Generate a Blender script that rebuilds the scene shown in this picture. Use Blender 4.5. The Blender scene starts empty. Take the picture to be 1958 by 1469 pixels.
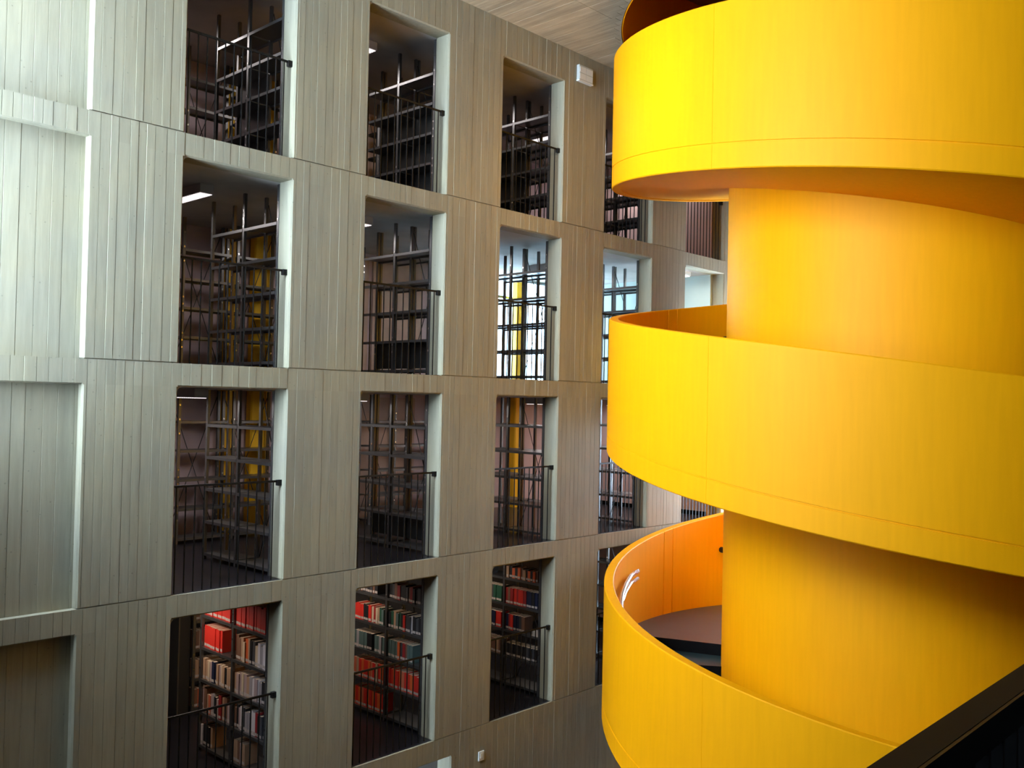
import bpy, math, random
from mathutils import Vector, Matrix
rnd = random.Random(7)
scene = bpy.context.scene
COL = scene.collection
R_ = math.radians

# ------------------------------------------------------------------ camera
F, W_, H_ = 1781.6, 1958.0, 1469.0
CAM = Vector((-4.6278, -9.1362, 2.0709))
yaw, pitch, roll = 0.8132, 0.0193, 0.0211
fwd = Vector((math.sin(yaw)*math.cos(pitch), math.cos(yaw)*math.cos(pitch), math.sin(pitch)))
right = Vector((math.cos(yaw), -math.sin(yaw), 0.0))
up = right.cross(fwd)
r2 = right*math.cos(roll) + up*math.sin(roll)
u2 = -right*math.sin(roll) + up*math.cos(roll)
cd = bpy.data.cameras.new('camera'); cam = bpy.data.objects.new('camera', cd); COL.objects.link(cam)
cam.matrix_world = Matrix(((r2.x, u2.x, -fwd.x, CAM.x), (r2.y, u2.y, -fwd.y, CAM.y), (r2.z, u2.z, -fwd.z, CAM.z), (0, 0, 0, 1)))
cd.sensor_fit = 'HORIZONTAL'; cd.sensor_width = 36.0; cd.lens = 36.0*F/W_; cd.clip_start = 0.05
scene.camera = cam

# ------------------------------------------------------------------ sky, daylight, exposure
scene.view_settings.view_transform = 'Standard'; scene.view_settings.look = 'None'
scene.view_settings.exposure = 0.0; scene.view_settings.gamma = 1.0
scene.view_settings.use_curve_mapping = False
world = bpy.data.worlds.new('overcast_sky'); scene.world = world; world.use_nodes = True
wn = world.node_tree; wn.nodes.clear()
wo = wn.nodes.new('ShaderNodeOutputWorld'); bg = wn.nodes.new('ShaderNodeBackground')
bg.inputs['Color'].default_value = (0.61, 0.80, 1.03, 1); bg.inputs['Strength'].default_value = 49.0
wn.links.new(bg.outputs[0], wo.inputs[0])

def area_light(name, loc, direction, sx, sy, energy, color, portal=False, parent=None):
    ld = bpy.data.lights.new(name, 'AREA'); ld.shape = 'RECTANGLE'; ld.size = sx; ld.size_y = sy
    ld.energy = energy; ld.color = color
    o = bpy.data.objects.new(name, ld); COL.objects.link(o); o.location = loc
    o.rotation_euler = Vector(direction).to_track_quat('-Z', 'Y').to_euler()
    if portal:
        ld.cycles.is_portal = True
    if parent: o.parent = parent
    return o
WY0, WZ0 = -5.2, 4.4
# added, unseen light court with a tall window, to shape daylight on the wall
LX = -5.4
KX0, KX1, KY0, KY1 = LX-.2, -2.75, -2.3, 0.0
CZ0, CZ1 = 1.8, 7.25
area_light('added_court_portal', (KX1+.12, -1.15, (CZ0+CZ1)/2), (1, 0, 0), CZ1-CZ0, 2.2, 1, (1, 1, 1), portal=True)
# the tall window wall on the left of the hall, and the outer window behind the stacks

area_light('window_portal', (LX+0.25, -3.85, 5.9), (1, 0, 0), 3.0, 2.8, 1, (1, 1, 1), portal=True)
RW = (-2.1, -.35, -1.3, 3.4)      # tall window at the right end, between the stair and the far wall: y0, y1, z0, z1
area_light('window_portal_right', (12.9, (RW[0]+RW[1])/2, (RW[2]+RW[3])/2), (-1, 0, 0), RW[3]-RW[2], RW[1]-RW[0], 1, (1, 1, 1), portal=True)
area_light('window_portal_rear', (9.15, 3.72, 3.5), (0, -1, 0), 3.0, 2.0, 1, (1, 1, 1), portal=True)

def spot(name, loc, target, energy, color, angle, size=.12):
    ld = bpy.data.lights.new(name, 'SPOT'); ld.energy = energy; ld.color = color; ld.spot_size = math.radians(angle); ld.spot_blend = .9; ld.shadow_soft_size = size
    o = bpy.data.objects.new(name, ld); COL.objects.link(o); o.location = loc
    o.rotation_euler = (Vector(target)-Vector(loc)).to_track_quat('-Z', 'Y').to_euler(); return o
WARM = (1.0, .66, .33)
SPOTS = [((2.0, -3.6, 7.32), (7.2, 0, 3.8), 380), ((1.2, -3.8, 7.32), (6.0, 0, 2.5), 150)]
for l_, t_, e_ in SPOTS: spot('added_warm_spot', l_, t_, e_, WARM, 55)  # added warm spots out of view, to warm the right of the far wall

# ------------------------------------------------------------------ helpers
def new_mesh(name, verts, faces, mats, fm=None, smooth=False):
    me = bpy.data.meshes.new(name); me.from_pydata([tuple(v) for v in verts], [], faces)
    for m in mats: me.materials.append(m)
    if fm:
        for p, i in zip(me.polygons, fm): p.material_index = i
    if smooth:
        for p in me.polygons: p.use_smooth = True
    me.update(); return me
def link(name, me, parent=None):
    o = bpy.data.objects.new(name, me); COL.objects.link(o)
    if parent: o.parent = parent
    return o
def tag(o, label=None, cat=None, group=None, kind=None):
    if label: o['label'] = label
    if cat: o['category'] = cat
    if group: o['group'] = group
    if kind: o['kind'] = kind
    return o
def empty(name, loc=(0, 0, 0), parent=None):
    o = bpy.data.objects.new(name, None); COL.objects.link(o); o.location = loc; o.empty_display_size = 0.1
    if parent: o.parent = parent
    return o
class MB:
    def __init__(s): s.v = []; s.f = []; s.m = []
    def add(s, vs, fs, m=0):
        b = len(s.v); s.v += [tuple(v) for v in vs]; s.f += [tuple(i+b for i in f) for f in fs]; s.m += [m]*len(fs)
    def box(s, x0, x1, y0, y1, z0, z1, m=0):
        s.add([(x0,y0,z0),(x1,y0,z0),(x1,y1,z0),(x0,y1,z0),(x0,y0,z1),(x1,y0,z1),(x1,y1,z1),(x0,y1,z1)],
              [(0,3,2,1),(4,5,6,7),(0,1,5,4),(1,2,6,5),(2,3,7,6),(3,0,4,7)], m)
    def prism_z(s, poly, z0, z1, m=0):          # poly counter-clockwise in xy
        n = len(poly)
        s.add([(x,y,z0) for x,y in poly]+[(x,y,z1) for x,y in poly],
              [tuple(range(n-1,-1,-1)), tuple(range(n,2*n))]+[(i,(i+1)%n,n+(i+1)%n,n+i) for i in range(n)], m)
    def prism_x(s, poly, x0, x1, m=0):          # poly in yz
        n = len(poly)
        s.add([(x0,y,z) for y,z in poly]+[(x1,y,z) for y,z in poly],
              [tuple(range(n-1,-1,-1)), tuple(range(n,2*n))]+[(i,(i+1)%n,n+(i+1)%n,n+i) for i in range(n)], m)
    def tube(s, pts, r, n=8, m=0, squash=1.0):
        pts = [Vector(p) for p in pts]; rings = []
        for i, p in enumerate(pts):
            t = (pts[min(i+1, len(pts)-1)]-pts[max(i-1, 0)]).normalized()
            a = Vector((0,0,1)) if abs(t.z) < .9 else Vector((1,0,0))
            e1 = t.cross(a).normalized(); e2 = t.cross(e1).normalized()
            rings.append([p+e1*(r*math.cos(2*math.pi*k/n))+e2*(r*squash*math.sin(2*math.pi*k/n)) for k in range(n)])
        vs = [v for rg in rings for v in rg]; fs = []
        for i in range(len(rings)-1):
            for k in range(n):
                fs.append((i*n+k, i*n+(k+1)%n, (i+1)*n+(k+1)%n, (i+1)*n+k))
        fs.append(tuple(range(n-1,-1,-1))); fs.append(tuple((len(rings)-1)*n+k for k in range(n)))
        s.add(vs, fs, m)
    def build(s, name, mats, parent=None, smooth=False):
        if not isinstance(mats, (list, tuple)): mats = [mats]
        return link(name, new_mesh(name, s.v, s.f, mats, s.m, smooth), parent)
    def mesh(s, name, mats, smooth=False):
        if not isinstance(mats, (list, tuple)): mats = [mats]
        return new_mesh(name, s.v, s.f, mats, s.m, smooth)

# ------------------------------------------------------------------ materials
def mat(name, col, rough=0.6, metal=0.0, emit=None, estr=0.0, spec=0.5):
    m = bpy.data.materials.new(name); m.use_nodes = True; b = m.node_tree.nodes['Principled BSDF']
    b.inputs['Base Color'].default_value = (*col, 1); b.inputs['Roughness'].default_value = rough
    b.inputs['Metallic'].default_value = metal; b.inputs['Specular IOR Level'].default_value = spec
    if emit:
        b.inputs['Emission Color'].default_value = (*emit, 1); b.inputs['Emission Strength'].default_value = estr
    return m
def nodes_of(m):
    return m.node_tree.nodes, m.node_tree.links, m.node_tree.nodes['Principled BSDF']
def N(ns, t, **kw):
    n = ns.new(t)
    for k, v in kw.items(): setattr(n, k, v)
    return n
def concrete(name, base, scale=(1, 1, 1), grain=(9, 9, 0.7), amp=0.22, bump=0.25, tint=(0.5, 0.46, 0.36)):
    """board-marked concrete: grey with long grain streaks, blotches, pores, and a small tone shift per board"""
    m = mat(name, base, 0.78, spec=0.3); ns, ls, b = nodes_of(m)
    geo = N(ns, 'ShaderNodeNewGeometry'); oi = N(ns, 'ShaderNodeObjectInfo')
    mp = N(ns, 'ShaderNodeMapping'); mp.inputs['Scale'].default_value = grain
    ls.new(geo.outputs['Position'], mp.inputs['Vector'])
    n1 = N(ns, 'ShaderNodeTexNoise'); n1.inputs['Scale'].default_value = 2.2; n1.inputs['Detail'].default_value = 7; n1.inputs['Roughness'].default_value = .62
    ls.new(mp.outputs[0], n1.inputs['Vector'])
    n2 = N(ns, 'ShaderNodeTexNoise'); n2.inputs['Scale'].default_value = 1.1; n2.inputs['Detail'].default_value = 4
    ls.new(geo.outputs['Position'], n2.inputs['Vector'])
    n3 = N(ns, 'ShaderNodeTexVoronoi'); n3.inputs['Scale'].default_value = 9.0
    ls.new(geo.outputs['Position'], n3.inputs['Vector'])
    # value = 1 + grain + blotch + per-board
    def math_(op, a, b_, clamp=False):
        n = N(ns, 'ShaderNodeMath', operation=op, use_clamp=clamp)
        for i, x in enumerate((a, b_)):
            if isinstance(x, (int, float)): n.inputs[i].default_value = x
            else: ls.new(x, n.inputs[i])
        return n.outputs[0]
    g = math_('MULTIPLY', math_('SUBTRACT', n1.outputs[0], .5), amp*2.2)
    bl = math_('MULTIPLY', math_('SUBTRACT', n2.outputs[0], .5), amp*2.2)
    pb = math_('MULTIPLY', math_('SUBTRACT', oi.outputs['Random'], .5), amp*0.4)
    pore = math_('MULTIPLY', math_('LESS_THAN', n3.outputs['Distance'], .075), -.22)
    v = math_('ADD', math_('ADD', math_('ADD', g, bl), math_('ADD', pb, pore)), 1.0)
    vm = N(ns, 'ShaderNodeVectorMath', operation='SCALE')
    mx = N(ns, 'ShaderNodeMix', data_type='RGBA'); mx.inputs['A'].default_value = (*base, 1); mx.inputs['B'].default_value = (*tint, 1)
    ls.new(n2.outputs[0], mx.inputs['Factor'])
    ls.new(mx.outputs['Result'], vm.inputs[0]); ls.new(v, vm.inputs['Scale'])
    ls.new(vm.outputs[0], b.inputs['Base Color'])
    bp = N(ns, 'ShaderNodeBump'); bp.inputs['Strength'].default_value = bump; bp.inputs['Distance'].default_value = .01
    ls.new(n1.outputs[0], bp.inputs['Height']); ls.new(bp.outputs[0], b.inputs['Normal'])
    return m
def noisy(m, scale, amp, stretch=(1, 1, 1), bump=0.0):
    """subtle procedural variation of a plain material"""
    ns, ls, b = nodes_of(m); base = tuple(b.inputs['Base Color'].default_value)
    geo = N(ns, 'ShaderNodeNewGeometry'); mp = N(ns, 'ShaderNodeMapping'); mp.inputs['Scale'].default_value = stretch
    ls.new(geo.outputs['Position'], mp.inputs['Vector'])
    n1 = N(ns, 'ShaderNodeTexNoise'); n1.inputs['Scale'].default_value = scale; n1.inputs['Detail'].default_value = 5
    ls.new(mp.outputs[0], n1.inputs['Vector'])
    mr = N(ns, 'ShaderNodeMapRange'); mr.inputs['From Min'].default_value = .25; mr.inputs['From Max'].default_value = .75
    mr.inputs['To Min'].default_value = 1-amp; mr.inputs['To Max'].default_value = 1+amp
    ls.new(n1.outputs[0], mr.inputs['Value'])
    vm = N(ns, 'ShaderNodeVectorMath', operation='SCALE'); vm.inputs[0].default_value = base[:3]
    ls.new(mr.outputs[0], vm.inputs['Scale']); ls.new(vm.outputs[0], b.inputs['Base Color'])
    if bump:
        bp = N(ns, 'ShaderNodeBump'); bp.inputs['Strength'].default_value = bump; bp.inputs['Distance'].default_value = .01
        ls.new(n1.outputs[0], bp.inputs['Height']); ls.new(bp.outputs[0], b.inputs['Normal'])
    return m
M = {}
M['concrete'] = concrete('board_marked_concrete', (0.315, 0.30, 0.235), amp=.25, tint=(0.26, 0.222, 0.125))
M['soffit'] = concrete('concrete_ceiling', (0.46, 0.38, 0.26), grain=(9, 0.7, 9), amp=.45, tint=(0.38, 0.28, 0.16))
M['slab'] = noisy(mat('slab_concrete', (0.42, 0.38, 0.34), .85), 2, .15)
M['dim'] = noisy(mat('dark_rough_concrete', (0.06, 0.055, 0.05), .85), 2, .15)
M['yellow'] = noisy(mat('yellow_painted_concrete', (0.93, 0.365, 0.0003), .55, spec=.15), 6.0, .03, (3, 3, .25), bump=.12)
M['floor'] = noisy(mat('dark_floor', (0.014, 0.013, 0.017), .3), 3, .3)
M['step'] = noisy(mat('grey_step_covering', (0.022, 0.045, 0.052), .30), 2.5, .35, bump=.05)
M['riser'] = mat('dark_riser', (0.003, 0.003, 0.003), .8, spec=.1)
M['black'] = mat('black_painted_steel', (0.005, 0.005, 0.005), .5, spec=.25)
M['railbrown'] = mat('dark_brown_rail', (0.008, 0.005, 0.002), .7, spec=.12)
M['chrome'] = mat('chrome', (0.72, 0.80, 0.84), .22, .75)
M['steel'] = mat('galvanised_steel', (0.15, 0.15, 0.147), .34, .75)
M['steel_dark'] = mat('dark_steel', (0.045, 0.045, 0.043), .45, .5)
M['stud'] = mat('bright_clip', (0.75, 0.75, 0.72), .25, 1.0)
M['backpanel'] = noisy(mat('metal_back_panel', (0.075, 0.075, 0.068), .33, .6), 3, .25)
M['lav'] = noisy(mat('rear_wall_paint', (0.55, 0.44, 0.46), .8), 2.2, .12)
M['warm'] = noisy(mat('warm_lit_wall_colour', (0.50, 0.36, 0.28), .8), 2.2, .2)  # warm light on the back wall, put into the colour
M['yel_in'] = mat('yellow_column_and_reflection', (0.95, 0.56, 0.01), .6)  # serves real columns and one painted reflection
M['pale'] = noisy(mat('pale_wall_paint', (0.45, 0.52, 0.48), .8), 1.5, .06)
M['pink'] = noisy(mat('pinkish_wall_paint', (0.60, 0.44, 0.42), .8), 1.5, .08)
M['white'] = mat('white_plastic', (0.75, 0.77, 0.72), .5)
M['greyp'] = mat('grey_plastic', (0.48, 0.50, 0.45), .6)
M['lampbody'] = mat('lamp_housing', (0.45, 0.42, 0.42), .5)
M['tube'] = mat('lamp_louvre', (0.9, 0.85, 0.85), .4, emit=(1.0, .93, .93), estr=1.0)
M['frame'] = mat('grey_window_frame', (0.16, 0.2, 0.21), .5, .3)
M['cream'] = mat('cream_wall', (0.62, 0.50, 0.48), .8)
g = bpy.data.materials.new('clear_glass'); g.use_nodes = True; gb = g.node_tree.nodes['Principled BSDF']
gb.inputs['Base Color'].default_value = (0.93, 0.98, 1.0, 1); gb.inputs['Transmission Weight'].default_value = 1.0
gb.inputs['Roughness'].default_value = 0.0; gb.inputs['IOR'].default_value = 1.01
M['glass'] = g
g2 = g.copy(); g2.name = 'tinted_glass'; g2.node_tree.nodes['Principled BSDF'].inputs['Base Color'].default_value = (0.5, 0.6, 0.62, 1); M['tinted'] = g2

# ------------------------------------------------------------------ main dimensions
S, P, OW, BH = 2.4, 2.3642, 1.3095, 0.2442      # storey, column pitch, opening width, lintel height
TH = 0.25                                        # wall thickness
CEIL, FLOOR = 7.47, -7.2
PIT = 3.744; SCX, SCY = 8.605, -4.3467; SR, SRI, SC = 4.2635, 4.1264, 2.5874
CA = R_(-160.1027)

# ------------------------------------------------------------------ the far wall
wall = tag(empty('wall_far'), kind='structure')
_grid = {}
def board_edges(z0, w):
    """board joints of one pour: the same lines run through piers and beams"""
    key = (math.floor((z0+.02)/S), w)
    if key not in _grid:
        e = []; x = -5.6
        while x < 13.4:
            e.append((x, rnd.uniform(.0015, .0050))); x += w*rnd.uniform(.75, 1.22)
        _grid[key] = e
    return _grid[key]
def board_faces(parent, x0, x1, z0, z1, y=0.0, w=0.105):
    e = board_edges(z0, w)
    for i in range(len(e)-1):
        xa, d = e[i]; xb = e[i+1][0]
        a, b_ = max(xa+.0017, x0), min(xb-.0017, x1)
        if b_-a < .012: continue
        mb = MB(); c = .0015
        ca_ = c if a > x0 else 0; cb_ = c if b_ < x1 else 0
        mb.add([(a,y+.001,z0),(b_,y+.001,z0),(b_,y+.001,z1),(a,y+.001,z1),
                (a+ca_,y-d,z0),(b_-cb_,y-d,z0),(b_-cb_,y-d,z1),(a+ca_,y-d,z1)],
               [(4,5,6,7),(0,1,5,4),(1,2,6,5),(2,3,7,6),(3,0,4,7)])
        mb.build('board_mark', M['concrete'], parent)
def pier(x0, x1, z0, z1, zl=None, cl=True, cr=True, boards=True):
    """one storey of a pier: chamfered beside the openings, full width at beam level above zl"""
    c = .016; mb = MB(); J = .011; zl = z1 if zl is None else zl
    poly = [(x0, TH), (x0, c if cl else 0)] + ([(x0+c, 0)] if cl else []) + ([(x1-c, 0)] if cr else []) + [(x1, c if cr else 0), (x1, TH)]
    poly = [poly[0]] + poly[1:]
    mb.prism_z(poly, z0+J, zl)
    if zl < z1: mb.box(x0, x1, 0, TH, zl, z1)
    mb.box(x0+.012, x1-.012, .012, TH-.01, z0, z0+J)      # narrow recessed casting joint at the sill line
    o = mb.build('pier', M['concrete'], wall)
    if boards:
        board_faces(o, x0+(c if cl else 0), x1-(c if cr else 0), z0+J, zl)
        if zl < z1: board_faces(o, x0, x1, zl, z1)
    return o
def lintel(x0, x1, z0, z1):
    c = .016; mb = MB()
    mb.prism_x([(c, z0), (TH, z0), (TH, z1), (0, z1), (0, z0+c)], x0, x1)
    # rounded left corner under the beam
    r = .06; pts = [(x0, z0)] + [(x0+r-r*math.cos(a), z0-r+r*math.sin(a)) for a in [math.pi/2*k/5 for k in range(5, -1, -1)]]
    n = len(pts); vs = [(px, .012, pz) for px, pz in pts]+[(px, TH, pz) for px, pz in pts]
    mb.add(vs, [tuple(range(n)), tuple(range(2*n-1, n-1, -1))]+[(i, n+i, n+(i+1) % n, (i+1) % n) for i in range(n)])
    o = mb.build('lintel', M['concrete'], wall)
    board_faces(o, x0, x1, z0+c, z1)
    return o
NX = -0.968                                       # right edge of the blind niches
for row in range(1, 6):
    z0 = (3-row)*S; z1 = z0+S if row > 1 else CEIL; lt = z0+S-BH
    pier(NX, 0, z0, z1, lt)
    for k in range(5):
        xa, xb = k*P+OW, ((k+1)*P if k < 4 else 13.0)
        if row == 5:
            if k == 0: pier(xa, xb, z0, z1, -2.68)
            elif k == 1: pier(3.986, 13.0, z0, z1, -2.68, cr=False)
            continue
        pier(xa, xb, z0, z1, lt, cr=k < 4)
    for k in range(5 if row < 5 else 2):
        xb = k*P+OW if not (row == 5 and k == 1) else 3.986
        lintel(k*P, xb, lt if row < 5 else -2.68, z1)
    # blind niche on the left: recessed panel, header, far pier
    mb = MB(); mb.box(-3.4, NX, .09, TH, z0, lt); o = mb.build('niche_panel', M['concrete'], wall)
    board_faces(o, -3.4, NX, z0+.004, lt, .09, .13)
    mb = MB(); mb.prism_x([(.012, lt), (TH, lt), (TH, z1), (0, z1), (0, lt+.012)], -3.4, NX); o = mb.build('niche_header', M['concrete'], wall)
    board_faces(o, -3.4, NX, lt+.013, z1)
    pier(LX, -3.4, z0, z1, boards=False)
mb = MB(); mb.box(LX, 13.0, 0, TH, FLOOR, -4.8); mb.build('plinth', M['concrete'], wall)

# ------------------------------------------------------------------ the hall around
def struct(name, mb, m, smooth=False): return tag(mb.build(name, m, smooth=smooth), kind='structure')
mb = MB(); mb.box(LX-.2, 14, -13.8, 0, FLOOR-.2, FLOOR); struct('floor', mb, M['floor'])
mb = MB(); mb.box(13.0, 13.2, -13.8, 3.9, FLOOR, RW[2]); mb.box(13.0, 13.2, -13.8, 3.9, RW[3], 10.6); mb.box(13.0, 13.2, -13.8, RW[0], RW[2], RW[3]); mb.box(13.0, 13.2, RW[1], 3.9, RW[2], RW[3]); struct('wall_right', mb, M['dim'])
mb = MB(); mb.box(LX-.2, 13.2, -14.0, -13.8, FLOOR, 10.6); struct('wall_near', mb, M['dim'])
mb = MB(); mb.box(LX-.2, LX, -13.8, KY0, FLOOR, WZ0); mb.box(LX-.2, LX, -13.8, KY0, 7.3, 7.77); mb.box(LX-.2, LX, -2.5, KY0, WZ0, 7.3); mb.box(LX-.2, LX, -13.8, WY0, WZ0, 7.3)
struct('wall_left', mb, M['dim'])
win = tag(empty('window_1', (LX-.1, -2.5, WZ0)), kind='structure')
for i in range(4):
    y = (WY0+2.5)*i/3; mb = MB(); mb.box(-.05, .05, y-.04, y+.04, 0, 7.3-WZ0); mb.build('mullion', M['frame'], win)
mb = MB(); mb.box(LX-.2, KX1, KY0-.12, KY0, FLOOR, 7.77); struct('wall_added_court', mb, M['dim'])  # added unseen wall closing off the light court
mb = MB(); mb.box(KX1-.12, KX1, KY0, 0, FLOOR, CZ0); mb.box(KX1-.12, KX1, KY0, 0, CZ1, 7.77); struct('wall_added_court', mb, M['dim'])  # added unseen wall that frames the court's daylight opening
win = tag(empty('window_added_court', (KX1-.06, KY0, CZ0)), kind='structure')  # added unseen window, lets daylight graze the left of the wall
for y in (.03, 1.15, 2.27):
    mb = MB(); mb.box(-.04, .04, y-.03, y+.03, 0, CZ1-CZ0); mb.build('mullion', M['frame'], win)
win = tag(empty('window_4', (13.1, RW[0], RW[2])), kind='structure')
for y in (.03, .86, 1.72):
    mb = MB(); mb.box(-.04, .04, y-.03, y+.03, 0, RW[3]-RW[2]); mb.build('mullion', M['frame'], win)
# ceiling with the round stair opening
def ceiling():
    mb = MB(); n = 96; hr = 4.17; q = 4.34
    cx, cy = SCX, SCY
    x0, x1, y0, y1 = cx-q, cx+q, cy-q, 0.0
    def sq(a):
        dx, dy = math.cos(a), math.sin(a); ts = []
        if dx > 1e-9: ts.append((x1-cx)/dx)
        if dx < -1e-9: ts.append((x0-cx)/dx)
        if dy > 1e-9: ts.append((y1-cy)/dy)
        if dy < -1e-9: ts.append((y0-cy)/dy)
        t = min(ts); return cx+dx*t, cy+dy*t
    angs = sorted([2*math.pi*i/n for i in range(n)]+[math.atan2(y-cy, x-cx) % (2*math.pi) for x in (x0, x1) for y in (y0, y1)])
    n = len(angs); vs = []
    for a in angs:
        ox, oy = sq(a)
        vs += [(cx+hr*math.cos(a), cy+hr*math.sin(a), CEIL), (ox, oy, CEIL), (ox, oy, CEIL+.3), (cx+hr*math.cos(a), cy+hr*math.sin(a), CEIL+.3)]
    fs = []
    for i in range(n):
        j = (i+1) % n
        fs += [(4*i, 4*j, 4*j+1, 4*i+1), (4*i+3, 4*i+2, 4*j+2, 4*j+3), (4*i, 4*i+3, 4*j+3, 4*j)]
    mb.add(vs, fs)
    mb.box(KX1, x0, -13.8, 0, CEIL, CEIL+.3); mb.box(KX0, KX1, -13.8, KY0, CEIL, CEIL+.3); mb.box(x1, 13.0, -13.8, 0, CEIL, CEIL+.3); mb.box(x0, x1, -13.8, y0, CEIL, CEIL+.3)
    c = struct('ceiling', mb, M['soffit'])
    x = 2.2
    while x < 8.2:
        w = rnd.uniform(.10, .145); xm = x+w/2
        ye = -5.5 if xm < cx-hr-.02 else cy+math.sqrt(max(hr*hr-(xm+w/2-cx)**2, 0))+.02
        segs = [(-1.172, -.002), (ye, -1.178)] if ye < -1.25 else [(ye, -.002)]
        for a, b_ in segs:
            if b_-a < .1: continue
            d = rnd.uniform(.001, .004); g_ = .001; mb = MB()
            mb.add([(x+g_,a,CEIL+.001),(x+w-g_,a,CEIL+.001),(x+w-g_,b_,CEIL+.001),(x+g_,b_,CEIL+.001),
                    (x+g_,a,CEIL-d),(x+w-g_,a,CEIL-d),(x+w-g_,b_,CEIL-d),(x+g_,b_,CEIL-d)],
                   [(4,7,6,5),(0,4,5,1),(1,5,6,2),(2,6,7,3),(3,7,4,0)])
            mb.build('board_mark', M['soffit'], c)
        x += w
    return c
ceil_obj = ceiling()
mb = MB(); mb.box(-1.2, 13, -13.8, 3.9, 10.4, 10.6); struct('ceiling', mb, M['cream'])
mb = MB(); mb.box(-1.2, -1.0, -13.8, 3.9, CEIL+.3, 10.4); struct('wall_upper', mb, M['cream'])
mb = MB(); mb.box(-1.0, 13, 0, .25, 7.47, 10.4); struct('wall_far_upper', mb, M['cream'])
# round yellow parapet of the upper floor around the opening
mb = MB(); n = 128
vs = []
for i in range(n):
    a = 2*math.pi*i/n
    for r_, z_ in ((4.15, CEIL-.005), (4.15, 9.11), (4.30, 9.11), (4.30, CEIL+.301)):
        vs.append((SCX+r_*math.cos(a), SCY+r_*math.sin(a), z_))
fs = []
for i in range(n):
    j = (i+1) % n
    for k in range(4): fs.append((4*i+k, 4*i+(k+1) % 4, 4*j+(k+1) % 4, 4*j+k))
mb.add(vs, fs); o = mb.build('well_parapet', M['yellow'], ceil_obj, smooth=False)
for p in o.data.polygons: p.use_smooth = True
o.data.set_sharp_from_angle(angle=R_(35))
o['label'] = 'orange curved parapet above the round opening'

# ------------------------------------------------------------------ spiral staircase
stair = tag(empty('spiral_staircase', (SCX, SCY, FLOOR)), 'large yellow concrete spiral staircase winding round a thick drum', 'staircase')
OX, OY, OZ = SCX, SCY, FLOOR
ZT0, HB = 6.2868, 1.8785
def zt(rho): return ZT0 - PIT*rho/360.0
def sp(r, rho, z):
    a = CA+R_(rho); return (r*math.cos(a), r*math.sin(a), z-OZ)
def sweep(mb, rhos, prof, m=0):
    """prof(rho) -> closed list of (r, z); swept along the helix"""
    n = None; b = []
    for q in rhos:
        pr = prof(q); n = len(pr); b += [sp(r_, q, z_) for r_, z_ in pr]
    fs = []
    for i in range(len(rhos)-1):
        for k in range(n): fs.append((i*n+k, (i+1)*n+k, (i+1)*n+(k+1) % n, i*n+(k+1) % n))
    fs.append(tuple(range(n))); L = (len(rhos)-1)*n; fs.append(tuple(L+k for k in range(n-1, -1, -1)))
    mb.add(b, fs, m)
RHO0, RHO1 = -420.0, 930.0
seams = []
q = -410.0+0.0
base_in = [-110+360*i for i in range(-1, 4)] + [-113.5+360*i for i in range(-1, 4)]
base_out = [(-30+60*i) for i in range(-6, 16)]
rh = set()
q = RHO0
while q <= RHO1: rh.add(round(q, 3)); q += 2.5
for s_ in base_in+base_out:
    for d in (-.16, -.12, .12, .16):
        if RHO0 < s_+d < RHO1: rh.add(round(s_+d, 3))
rh = sorted(rh)
def par_prof(q):
    z = zt(q); ri, ro = SRI, SR
    if any(abs(q-s_) < .13 for s_ in base_in): ri += .014
    if any(abs(q-s_) < .13 for s_ in base_out): ro -= .004
    c = .012
    return [(ri, z-HB), (ro-c, z-HB), (ro, z-HB+c), (ro, z-HB+.275), (SR-.010, z-HB+.279), (SR-.010, z-HB+.291), (ro, z-HB+.295), (ro, z-c), (ro-c, z), (ri+c, z), (ri, z-c)]
mb = MB(); sweep(mb, rh, par_prof); o = mb.build('parapet', M['yellow'], stair, smooth=True); o.data.set_sharp_from_angle(angle=R_(28))
# helical slab (soffit)
q = RHO0; rq = []
while q <= RHO1: rq.append(q); q += 3.0
mb = MB(); sweep(mb, rq, lambda q: [(SC-.05, zt(q)-HB+.012), (SRI+.01, zt(q)-HB+.012), (SRI+.01, zt(q)-HB+.12), (SC-.05, zt(q)-HB+.12)])
o = mb.build('soffit', M['yellow'], stair, smooth=True); o.data.set_sharp_from_angle(angle=R_(35))
# core drum
mb = MB(); n = 160
vs = [(SC*math.cos(2*math.pi*i/n), SC*math.sin(2*math.pi*i/n), z) for z in (0, 10.4-OZ) for i in range(n)]
mb.add(vs, [(i, (i+1) % n, n+(i+1) % n, n+i) for i in range(n)]); o = mb.build('drum', M['yellow'], stair, smooth=True)
# steps and landings
def block(rho0, rho1, z, name):
    k = max(2, int((rho1-rho0)/3)+1); rhos = [rho0+(rho1-rho0)*i/k for i in range(k+1)]
    mb = MB(); b = []; n = 4
    for q in rhos:
        lo = min(zt(q)-HB+.11, z-.02)
        b += [sp(SC-.03, q, lo), sp(SRI+.005, q, lo), sp(SRI+.005, q, z), sp(SC-.03, q, z)]
    fs = []; ms = []
    for i in range(len(rhos)-1):
        for kk in range(4): fs.append((i*n+kk, (i+1)*n+kk, (i+1)*n+(kk+1) % 4, i*n+(kk+1) % 4)); ms.append(0)
    fs.append((0, 1, 2, 3)); ms.append(1); L = (len(rhos)-1)*n; fs.append((L+3, L+2, L+1, L)); ms.append(1)
    mb.v = b; mb.f = fs; mb.m = ms
    # nosing strip along the leading edge
    return mb.build(name, [M['step'], M['riser']], stair)
for m_ in range(-5, 2):
    zl = -1.453-1.872*m_; a = 577+180*m_
    if a < RHO0 or a+180 > RHO1: continue
    block(a, a+55, zl, 'landing')
    for i in range(1, 11): block(a+55+12.5*(i-1), a+55+12.5*i, zl-.1702*i, 'step')
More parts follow.
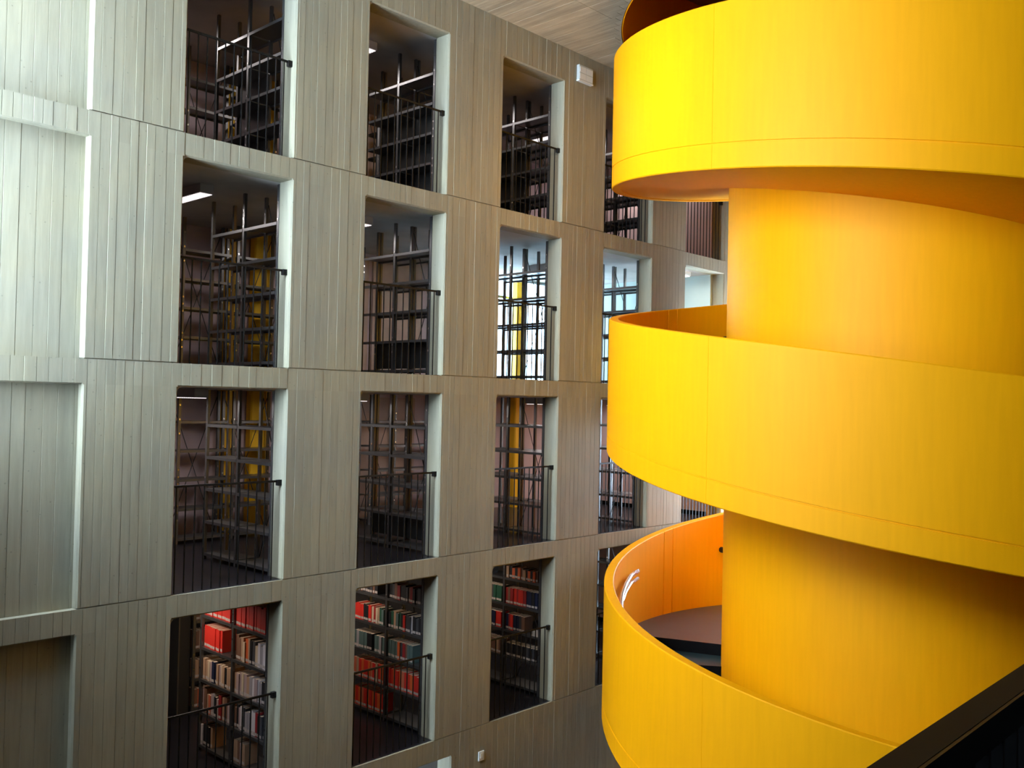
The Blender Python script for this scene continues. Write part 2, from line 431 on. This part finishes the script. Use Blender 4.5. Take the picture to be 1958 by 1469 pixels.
# handrails along the inner face, one per flight
for m_ in range(-3, 2):
    zl = -1.453-1.872*m_; a = 577+180*m_+49
    pts = []
    for i in range(0, 27):
        q = a+i*5.15; drop = max(0, (q-(a+4))/125*1.872)
        pts.append(sp(SRI-.11, q, zl+.90-drop))
    mb = MB(); mb.tube(pts, .034, 10); mb.tube([(p[0], p[1], p[2]-.115) for p in pts], .028, 10)
    hr = mb.build('handrail', M['chrome'], stair, smooth=True); hr['label'] = 'chrome double handrail'
    mb = MB()
    for i in (1, 9, 17, 25):
        p = pts[i]; q = a+i*5.15; w = sp(SRI+.004, q, p[2]+OZ); mb.tube([(p[0], p[1], p[2]-.115), (w[0], w[1], w[2]-.13)], .012, 6)
    mb.build('bracket', M['black'], hr)
    # dark end cap where the rail of the upper flight stops at the landing
    mb = MB(); e = sp(SRI-.10, 577+180*m_+13, zl+.98); e2 = sp(SRI+.004, 577+180*m_+13, zl+.98)
    mb.tube([e, e2], .05, 10); mb.build('rail_end_cap', M['black'], stair)

# ------------------------------------------------------------------ the stack floors behind the wall
XE = 10.70
for row in range(1, 6):
    z0 = (3-row)*S
    mb = MB(); mb.box(-2.6, XE+.2, TH, 3.9, z0-BH, z0-.012, 0); mb.box(-2.6, XE+.2, TH-.2*0, 3.9, z0-.012, z0, 1)
    struct('floor', mb, [M['slab'], M['floor']])
    # dark floor covering inside each opening
    mb = MB()
    for k in range(5 if row < 5 else 2): mb.box(k*P+.003, k*P+OW-.003, .03, TH, z0-.001, z0+.003)
    struct('floor', mb, M['floor'])
mb = MB(); mb.box(-2.6, XE+.2, TH, 3.9, 7.2-BH, 7.2); struct('ceiling', mb, M['slab'])
for row in range(1, 5):
    z0 = (3-row)*S; z1 = z0+S-BH
    mb = MB()
    if row == 2:
        mb.box(-2.6, 7.6, 3.62, 3.8, z0, z1)
    else: mb.box(-2.6, XE, 3.62, 3.8, z0, z1)
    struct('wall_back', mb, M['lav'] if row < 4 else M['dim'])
    mb = MB(); mb.box(-2.6, -2.45, TH, 3.62, z0, z1); struct('wall_end', mb, M['lav'])
    mb = MB(); mb.box(XE, XE+.15, TH, 3.8, z0, z1); struct('wall_side', mb, M['pale'] if row == 2 else M['pink'])
    # upright dark wainscot/base on the side wall
    mb = MB(); mb.box(XE-.015, XE, TH+.01, 3.6, z0, z0+.08); struct('baseboard_side', mb, M['riser'])
mb = MB(); mb.box(-2.6, 13, 3.8, 3.9, FLOOR, -2.4); mb.box(XE+.15, 13, 3.8, 3.9, FLOOR, 10.4); mb.box(-5.4, -2.45, 3.8, 3.9, FLOOR, 10.4); mb.box(-2.6, 13, 3.8, 3.9, 6.95, 10.4)
struct('wall_outer', mb, M['slab'])
# warm light on the back wall, painted as beige sheets, second and third columns
for row in (1, 2, 3):
    z0 = (3-row)*S
    for xa, xb in ((3.9, 5.0), (5.1, 6.3)) if row != 2 else ((3.9, 5.2), (5.3, 6.4)):
        mb = MB(); mb.box(xa, xb, 3.58, 3.62, z0+.02, z0+2.1); o = mb.build('warm_light_patch', M['warm'])
        tag(o, 'painted warm light on the back wall behind the second column of shelving, %s storey' % ('top', 'second', 'third')[row-1], 'wall panel', 'painted warm light behind the shelving')
# window behind the second storey
win = tag(empty('window_2', (9.15, 3.7, S)), kind='structure')
mb = MB()
for x in (-1.55, -.8, 0, .8, 1.5): mb = MB(); mb.box(x-.03, x+.03, -.05, .05, 0, S-BH); mb.build('mullion', M['frame'], win)
for zz in (.0, 1.72, 2.1): mb = MB(); mb.box(-1.55, 1.5, -.04, .04, zz, zz+.05); mb.build('transom', M['frame'], win)
for i, (a, b_) in enumerate(((-1.52, -.83), (-.77, -.03), (.03, .77), (.83, 1.47))):
    mb = MB(); mb.box(a, b_, -.004, .004, .05, 2.1); mb.build('pane', M['tinted'], win)
# yellow columns; the left one paints a reflection seen in the metal shelving
for row in (1, 2, 3):
    z0 = (3-row)*S; st = ('top', 'second', 'third')[row-1]
    for xa, xb, yy, tx in ((2.46, 2.68, 3.46, 'left'), (2.94, 3.22, 3.46, 'right')) + (((8.74, 8.90, 3.40, 'far'),) if row > 1 else ()):
        mb = MB(); mb.prism_z([(xa+.02, yy), (xb-.02, yy), (xb, yy+.02), (xb, yy+.14), (xa, yy+.14), (xa, yy+.02)], z0+.001, z0+S-BH-.001)
        o = mb.build('column_and_reflection', M['yel_in'])
        w = {'left': 'painted reflection, left one of two behind the leftmost shelving', 'right': 'right one of two behind the leftmost shelving', 'far': 'behind the third column of shelving'}[tx]
        tag(o, 'narrow yellow column, %s, %s storey' % (w, st), 'column', 'yellow columns behind the shelving')

# ------------------------------------------------------------------ shelving racks
BAY = 0.757; ZS = [0.085, .492, .90, 1.303, 1.71]
def post_mesh(h):
    mb = MB(); mb.box(-.017, .017, -.02, .02, 0, h, 0)
    for i in range(int((h-.15)/.1)): # punched slots shown as small clips
        if rnd.random() < .38: mb.box(-.021, -.016, -.009, .009, .12+i*.1, .145+i*.1, 1)
    return mb.mesh('post', [M['steel'], M['stud']])
post_meshes = [post_mesh(2.14) for _ in range(5)]
mb = MB(); D_ = .33
# shelf: pan with front lip (facing -x), origin at front-left
mb.box(0, D_, .021, BAY-.021, -.012, 0); mb.box(-.004, .008, .021, BAY-.021, -.034, .001); mb.box(D_-.01, D_, .021, BAY-.021, -.034, .001)
shelf_mesh = mb.mesh('shelf', [M['steel']])
mb = MB(); mb.box(0, .006, .021, BAY-.021, .03, .4); back_low = mb.mesh('back_panel', [M['backpanel']])
mb = MB(); mb.tube([(D_, .02, .1), (D_, BAY-.02, 2.05)], .006, 5); mb.tube([(D_, BAY-.02, .1), (D_, .02, 2.05)], .006, 5); brace_mesh = mb.mesh('brace', [M['steel_dark']])
ROWN = ('top', 'second', 'third', 'fourth'); COLN = ('first', 'second', 'third', 'fourth', 'fifth')
def rack(x, y, z, bays, label, group, rot=0.0, backs=(), levels=ZS, brace=True):
    t = empty('shelving_rack', (x, y, z)); t.rotation_euler = (0, 0, rot); tag(t, label, 'shelving', group)
    for i in range(bays+1):
        for xx in (.017, D_-.017):
            p = link('post', post_meshes[rnd.randrange(5)], t); p.location = (xx, i*BAY, 0.004)
    for b_ in range(bays):
        for l in levels:
            s_ = link('shelf', shelf_mesh, t); s_.location = (0, b_*BAY, l)
        if brace and b_ % 2 == 0: link('brace', brace_mesh, t).location = (0, b_*BAY, 0)
    for b_, l in backs:
        p = link('back_panel', back_low, t); p.location = (D_-.012, b_*BAY, l)
    return t
Y0 = 0.285
for row in range(1, 5):
    z0 = (3-row)*S
    for k in range(4):
        x = k*P+OW+.004
        backs = []
        if k == 0: backs = [(1, l) for l in ((ZS[0], ZS[1], ZS[2]) if row == 1 else ())]
        if k == 1 and row == 1: backs = [(b_, l) for b_ in (0, 1) for l in ZS[:3]]
        if k == 1 and row in (2, 3): backs = [(b_, l) for b_ in (0, 1) for l in ZS[:1]]
        if k == 2 and row == 1: backs = [(b_, l) for b_ in (1,) for l in ZS[:3]]
        rack(x, Y0, z0, 2, 'dark metal shelving rack at the right of the %s opening, %s storey' % (COLN[k], ROWN[row-1]), 'shelving racks seen through the openings', backs=backs)
        # the rack standing back to back with it, facing the next aisle
        if row != 4 and k > 0:
            rack(x+.68, Y0+2*BAY, z0, 2, 'metal shelving rack behind the near one, %s opening, %s storey' % (COLN[k], ROWN[row-1]), 'shelving racks seen through the openings', rot=math.pi, brace=False, levels=ZS[1:] if k else ZS)
    # run of racks parallel to the wall beyond the cross aisle
    rr = [(2.35, 1), (4.70, 3), (7.2, 3)] if row != 2 else [(2.35, 1), (4.70, 3)]
    if row == 4: rr = [(2.66, 1)]
    for q_, (xx, nb) in enumerate(rr):
        # rotated so that the shelf fronts face the hall
        rack(xx, 3.06, z0, nb, 'shelving rack across the far aisle end, %s from the left, %s storey' % (COLN[q_], ROWN[row-1]), 'shelving racks across the rear aisle', rot=math.pi/2, brace=True) .rotation_euler = (0, 0, math.pi/2)

t = tag(empty('end_panel', (1.70, 3.10, -2.4)), 'dark upright panel standing at the far end behind the first bottom opening', 'panel')
mb = MB(); mb.box(.0, .16, 0, .36, .002, 2.14); mb.build('panel', M['steel_dark'], t)
mb = MB(); mb.box(-.02, .0, -.01, .37, .002, 2.14); mb.build('edge_trim', M['steel'], t)
# ------------------------------------------------------------------ railings in the openings
mb = MB(); mb.box(-.005, .005, -.006, .006, 0, 1.105); bal_mesh = mb.mesh('baluster', [M['black']])
mb = MB(); mb.box(.0, OW-.02, -.008, .008, -.012, .012); mb.box(OW-.055, OW-.003, -.022, .022, -.05, .016); mb.box(-.001, .02, -.018, .018, -.045, .014); rail_mesh = mb.mesh('top_rail', [M['black']])
ln = []
for row in range(1, 5):
    z0 = (3-row)*S
    for k in range(5):
        t = tag(empty('railing', (k*P+.002, .075, z0)), 'thin black steel railing in the %s opening from the left, %s storey' % (COLN[k], ROWN[row-1]), 'railing', 'black railings in the wall openings')
        tr = link('top_rail', rail_mesh, t); tr.location = (0, 0, 1.115)
        for i in range(12):
            b_ = link('baluster', bal_mesh, t); b_.location = (.055+i*.105, 0, .002)

# ------------------------------------------------------------------ ceiling lamps
mb = MB(); mb.box(-.085, .085, 0, 1.3, .012, .12)
body_mesh = mb.mesh('housing', [M['lampbody']])
mb = MB()
for i in range(26): mb.box(-.075, .075, .02+i*.049, .05+i*.049, .002, .011)
louvre_mesh = mb.mesh('louvre', [M['tube']])
louvre_off = louvre_mesh.copy(); louvre_off.materials[0] = M['lampbody']
LP = {1: 13, 2: 10, 3: 13, 4: 8}
for row in range(1, 5):
    z0 = (3-row)*S
    for k in range(4 if row in (2, 4) else 5):
        zc = z0+S-BH-.123
        t = tag(empty('ceiling_lamp', (.79+k*P, 1.9 if (row, k) == (1, 0) else .98, zc)), 'grey louvred lamp on the ceiling of the %s storey, %s opening from the left' % (ROWN[row-1], COLN[k]), 'lamp', 'louvred ceiling lamps')
        link('housing', body_mesh, t); link('louvre', louvre_mesh, t)
        col = (1.0, .91, .90) if row < 4 else (1.0, .83, .70)
        area_light('lamp_light', (0, .65, -.012), (0, 0, -1), .14, 1.2, LP[row]*(1.7, 1.2, 1.0, 1.1, 2.0)[k], col, parent=t)
t = tag(empty('ceiling_lamp', (10.05, .42, 4.8-BH-.09)), 'small white lamp on the ceiling in the rightmost opening, second storey', 'lamp')
mb = MB(); mb.box(-.14, .14, -.06, .06, 0.02, .09); mb.build('housing', M['white'], t)
mb = MB(); mb.box(-.12, .12, -.05, .05, 0, .02); mb.build('louvre', M['tube'], t)
area_light('lamp_light', (0, 0, -.02), (0, 0, -1), .24, .1, 10, (.95, 1, .98), parent=t)

# ------------------------------------------------------------------ books
BC = {'red': (0.66, .03, .018), 'darkred': (.32, .02, .02), 'orange': (.72, .13, .03), 'salmon': (.62, .16, .08), 'tan': (.46, .29, .18), 'cream': (.62, .50, .34),
      'brown': (.20, .10, .06), 'black': (.012, .012, .014), 'navy': (.012, .018, .05), 'teal': (.10, .16, .15), 'green': (.02, .09, .05), 'grey': (.36, .33, .34),
      'white': (.72, .66, .66), 'pinkgrey': (.45, .33, .32), 'darkgrey': (.06, .06, .065)}
pages = mat('book_pages', (.72, .56, .40), .9); lab = mat('paper_label', (.52, .46, .42), .8)
bmats = {c: mat(c+'_book_cover', v, .55) for c, v in BC.items()}
_bm = {}
def book_mesh(c, th, h, d, l):
    key = (c, th, h, d, l)
    if key in _bm: return _bm[key]
    mb = MB(); e = .003
    mb.box(0, .004, 0, th, 0, h, 0)                                   # spine faces -x
    mb.box(.004, d, 0, e, 0, h, 0); mb.box(.004, d, th-e, th, 0, h, 0)  # boards
    mb.box(.004, d-.006, e, th-e, .003, h-.004, 1)
    if l: mb.box(-.0012, .0, .004, th-.004, .014, .014+.032, 2)
    _bm[key] = mb.mesh('book', [bmats[c], pages, lab]); return _bm[key]
def book(x, y, z, c, th, h, d, l, label, group):
    o = link('book', book_mesh(c, th, h, d, l)); o.location = (x, y, z); tag(o, label, 'book', group); return o
ORD = ['first', 'second', 'third', 'fourth', 'fifth', 'sixth', 'seventh', 'eighth', 'ninth', 'tenth', 'eleventh', 'twelfth', 'thirteenth', 'fourteenth', 'fifteenth', 'sixteenth', 'seventeenth', 'eighteenth', 'nineteenth', 'twentieth']
HS = (.235, .25, .265, .28, .295)
def shelf_books(k, level, bay, colors, y_from, y_to, th=(.04, .055), hs=HS, l=True, what=''):
    """colors: list cycled from the left end (far from the hall wall = large y) towards the right"""
    z0 = -2.4+ZS[level]+.0015; x = k*P+OW+.02; y = Y0+bay*BAY+y_to
    lim = Y0+bay*BAY+y_from; i = 0
    bn = 'left' if bay == 1 else 'right'; ops = COLN[k]
    sh = ('bottom', 'second lowest', 'middle', 'second highest', 'top')[level]
    while True:
        t = (.046, .054, .062)[rnd.randrange(3)] if th == (.04, .055) else th[rnd.randrange(len(th))]
        if y-t < lim: break
        c = colors[i % len(colors)] if not callable(colors) else colors(y)
        h = hs[rnd.randrange(len(hs))]
        nm = {'pinkgrey': 'pinkish grey', 'darkred': 'dark red', 'darkgrey': 'dark grey'}.get(c, c)
        book(x+rnd.uniform(0, .02), y-t, z0, c, t, h, .19, l, '%s book, %s from left on the %s shelf, %s bay, %s bottom opening' % (nm, ORD[i], sh, bn, ops),
             'books on the %s shelf, %s bay, %s opening from the left' % (sh, bn, ops))
        y -= t+.0012; i += 1
F0, F1 = .03, BAY-.03
big = (.28, .295, .31)
# first opening
shelf_books(0, 4, 1, ['red'], F0, F1, hs=big); shelf_books(0, 4, 0, ['red'], F0, F1, hs=big)
shelf_books(0, 3, 1, ['red'], .27, F1, hs=(.27,)); shelf_books(0, 3, 0, ['brown', 'brown', 'tan', 'cream', 'orange', 'tan', 'black', 'darkgrey', 'cream', 'white', 'grey', 'white', 'darkgrey', 'white'], F0, F1)
shelf_books(0, 2, 1, ['tan', 'tan', 'cream', 'pinkgrey', 'navy', 'navy', 'tan', 'pinkgrey', 'cream', 'tan', 'black', 'tan'], F0, F1, hs=(.24, .25, .26))
shelf_books(0, 2, 0, ['tan', 'pinkgrey', 'pinkgrey', 'cream', 'pinkgrey', 'tan', 'grey', 'white', 'pinkgrey', 'white', 'grey', 'black', 'white', 'white', 'grey'], F0, F1, hs=(.24, .25, .26))
shelf_books(0, 1, 1, ['pinkgrey', 'brown', 'tan', 'salmon', 'pinkgrey', 'grey', 'black', 'pinkgrey', 'darkred', 'tan', 'brown'], F0, F1)
shelf_books(0, 1, 0, ['brown', 'black', 'pinkgrey', 'white', 'black', 'grey', 'grey', 'white', 'white', 'darkred', 'black', 'darkgrey', 'black'], F0, F1)
shelf_books(0, 0, 1, ['white', 'black', 'darkgrey', 'black', 'tan', 'orange'], .42, F1, hs=(.25, .26)); shelf_books(0, 0, 0, ['tan', 'tan', 'brown', 'pinkgrey', 'tan'], .42, F1, hs=(.25, .26))
# second opening
shelf_books(1, 4, 1, ['black', 'darkgrey', 'brown', 'black', 'darkgrey'], .2, F1, hs=(.2, .22)); shelf_books(1, 4, 0, ['black', 'darkgrey', 'brown', 'darkred', 'black'], F0, F1, hs=(.2, .22))
shelf_books(1, 3, 1, ['red', 'red', 'red', 'red', 'black', 'black', 'red', 'cream', 'darkred', 'cream', 'tan', 'green', 'teal', 'green'], F0, F1, hs=(.22, .235))
shelf_books(1, 3, 0, ['black', 'green', 'tan', 'teal', 'green', 'black', 'red', 'darkgrey', 'darkgrey', 'white', 'black', 'darkgrey'], F0, F1, hs=(.22, .235))
shelf_books(1, 2, 1, ['teal', 'grey', 'teal', 'teal', 'teal', 'black', 'black'], .29, F1, hs=(.235,)); shelf_books(1, 2, 1, ['teal', 'teal', 'grey'], F0, .27, hs=(.235,))
shelf_books(1, 2, 0, ['teal', 'teal', 'teal', 'teal', 'orange', 'darkgrey', 'darkred', 'brown'], .18, F1, hs=(.235,))
shelf_books(1, 1, 1, ['salmon', 'tan', 'red', 'orange', 'red', 'red', 'orange', 'salmon', 'red', 'tan', 'red', 'orange'], F0, F1, hs=(.26, .25))
shelf_books(1, 1, 0, ['red', 'red', 'orange', 'red', 'orange', 'salmon', 'red', 'red', 'orange', 'red'], F0, F1, hs=(.26, .25), th=(.055, .062))
shelf_books(1, 0, 1, ['orange', 'red', 'orange', 'salmon', 'red', 'orange', 'red', 'orange', 'red'], F0, F1, hs=(.26, .25), th=(.055, .062))
# third opening
shelf_books(2, 4, 1, ['black', 'brown', 'orange'], .3, F1, hs=(.2, .22)); shelf_books(2, 4, 0, ['tan', 'black', 'orange', 'black', 'orange', 'brown'], F0, F1, hs=(.16, .18))
shelf_books(2, 3, 1, ['darkgrey', 'green', 'green', 'green'], F0, F1, hs=(.25,)); shelf_books(2, 3, 0, ['darkred', 'brown', 'darkred', 'red', 'darkred', 'red', 'red', 'darkred', 'navy', 'navy', 'black', 'navy', 'teal', 'navy', 'teal'], F0, F1, hs=(.25,))
shelf_books(2, 2, 1, ['white', 'green', 'navy', 'navy', 'red', 'red', 'green', 'teal', 'navy', 'navy', 'red', 'red', 'brown'], F0, F1, hs=(.24,))
shelf_books(2, 2, 0, ['navy', 'darkred', 'red', 'navy', 'navy', 'darkgrey', 'brown', 'brown', 'red'], .29, F1, hs=(.24,))
shelf_books(2, 1, 0, ['darkgrey', 'black'], F0, F1, hs=(.2,)); shelf_books(2, 1, 1, ['brown', 'tan', 'brown'], F0, F1, hs=(.22,))
shelf_books(3, 4, 1, ['orange', 'salmon', 'brown'], .45, F1, hs=(.22, .24))

# books on the rack at the far end behind the first opening (fourth storey)
for li, cs in ((3, ['brown', 'tan']), (2, ['brown', 'tan', 'salmon']), (1, ['tan', 'brown']), (0, ['brown', 'orange'])):
    x = 1.66
    i = 0
    x = 1.93
    while x < 2.24:
        t = .05; o = book(0, 0, 0, cs[i % len(cs)], .058, .25, .19, True,
             '%s book, %s from left, %s shelf of the far rack, first bottom opening' % (cs[i % len(cs)], ORD[i], ('bottom', 'second lowest', 'middle', 'second highest')[li]),
             'books on the far rack behind the first opening, %s shelf' % ('bottom', 'second lowest', 'middle', 'second highest')[li])
        o.rotation_euler = (0, 0, math.pi/2); o.location = (x+.058, 3.085, -2.4+ZS[li]+.0015); x += .0595; i += 1

# ------------------------------------------------------------------ things on the far wall
t = tag(empty('wall_box', (6.325, -.008, 7.03)), 'white square four-field box high on the concrete wall below the ceiling', 'wall box')
mb = MB(); mb.box(0, .335, -.05, 0, 0, .245); mb.build('housing', M['greyp'], t)
for i in (0, 1):
    for j in (0, 1):
        mb = MB(); mb.box(.012+i*.162, .160+i*.162, -.056, -.049, .03+j*.102, .118+j*.102); mb.build('field', M['white'], t)
mb = MB(); mb.box(-.004, .339, -.058, 0, -.004, .016); mb.build('lower_lip', M['white'], t)
t = tag(empty('wall_switch', (4.50, -.008, -2.875)), 'small white switch plate on the lower concrete wall under the third column', 'switch')
mb = MB(); mb.box(0, .10, -.02, 0, 0, .125); mb.build('plate', M['white'], t)
mb = MB(); mb.box(.02, .08, -.026, -.02, .035, .105); mb.build('rocker', M['white'], t)

# ------------------------------------------------------------------ dark railing beside the camera
a = Vector((-3.45, -8.55, 0)); b_ = Vector((-1.6, -8.548, 0)); ZR = 1.521
t = tag(empty('balcony_railing', (-3.45, -8.60, .40)), 'dark flat-topped railing in the lower right foreground', 'railing')
def bx(name, x0, x1, y0, y1, z0, z1, m):
    mb = MB(); mb.box(x0, x1, y0, y1, z0, z1); return mb.build(name, m, t)
bx('top_rail', 0, 2.6, -.005, .05, ZR-.40-.012, ZR-.40, M['railbrown'])
bx('side_rail', 0, 2.6, -.012, .0, ZR-.40-.06, ZR-.40-.001, M['black'])
for i in range(30):
    bx('baluster', .05+i*.085, .05+i*.085+.012, -.01, .05, .02, ZR-.40-.013, M['black'])
bx('bottom_rail', 0, 2.6, -.01, .05, 0, .02, M['black'])
mb = MB(); mb.box(-5.4, .4, -11.5, -8.5, .15, .40); struct('floor', mb, M['floor'])
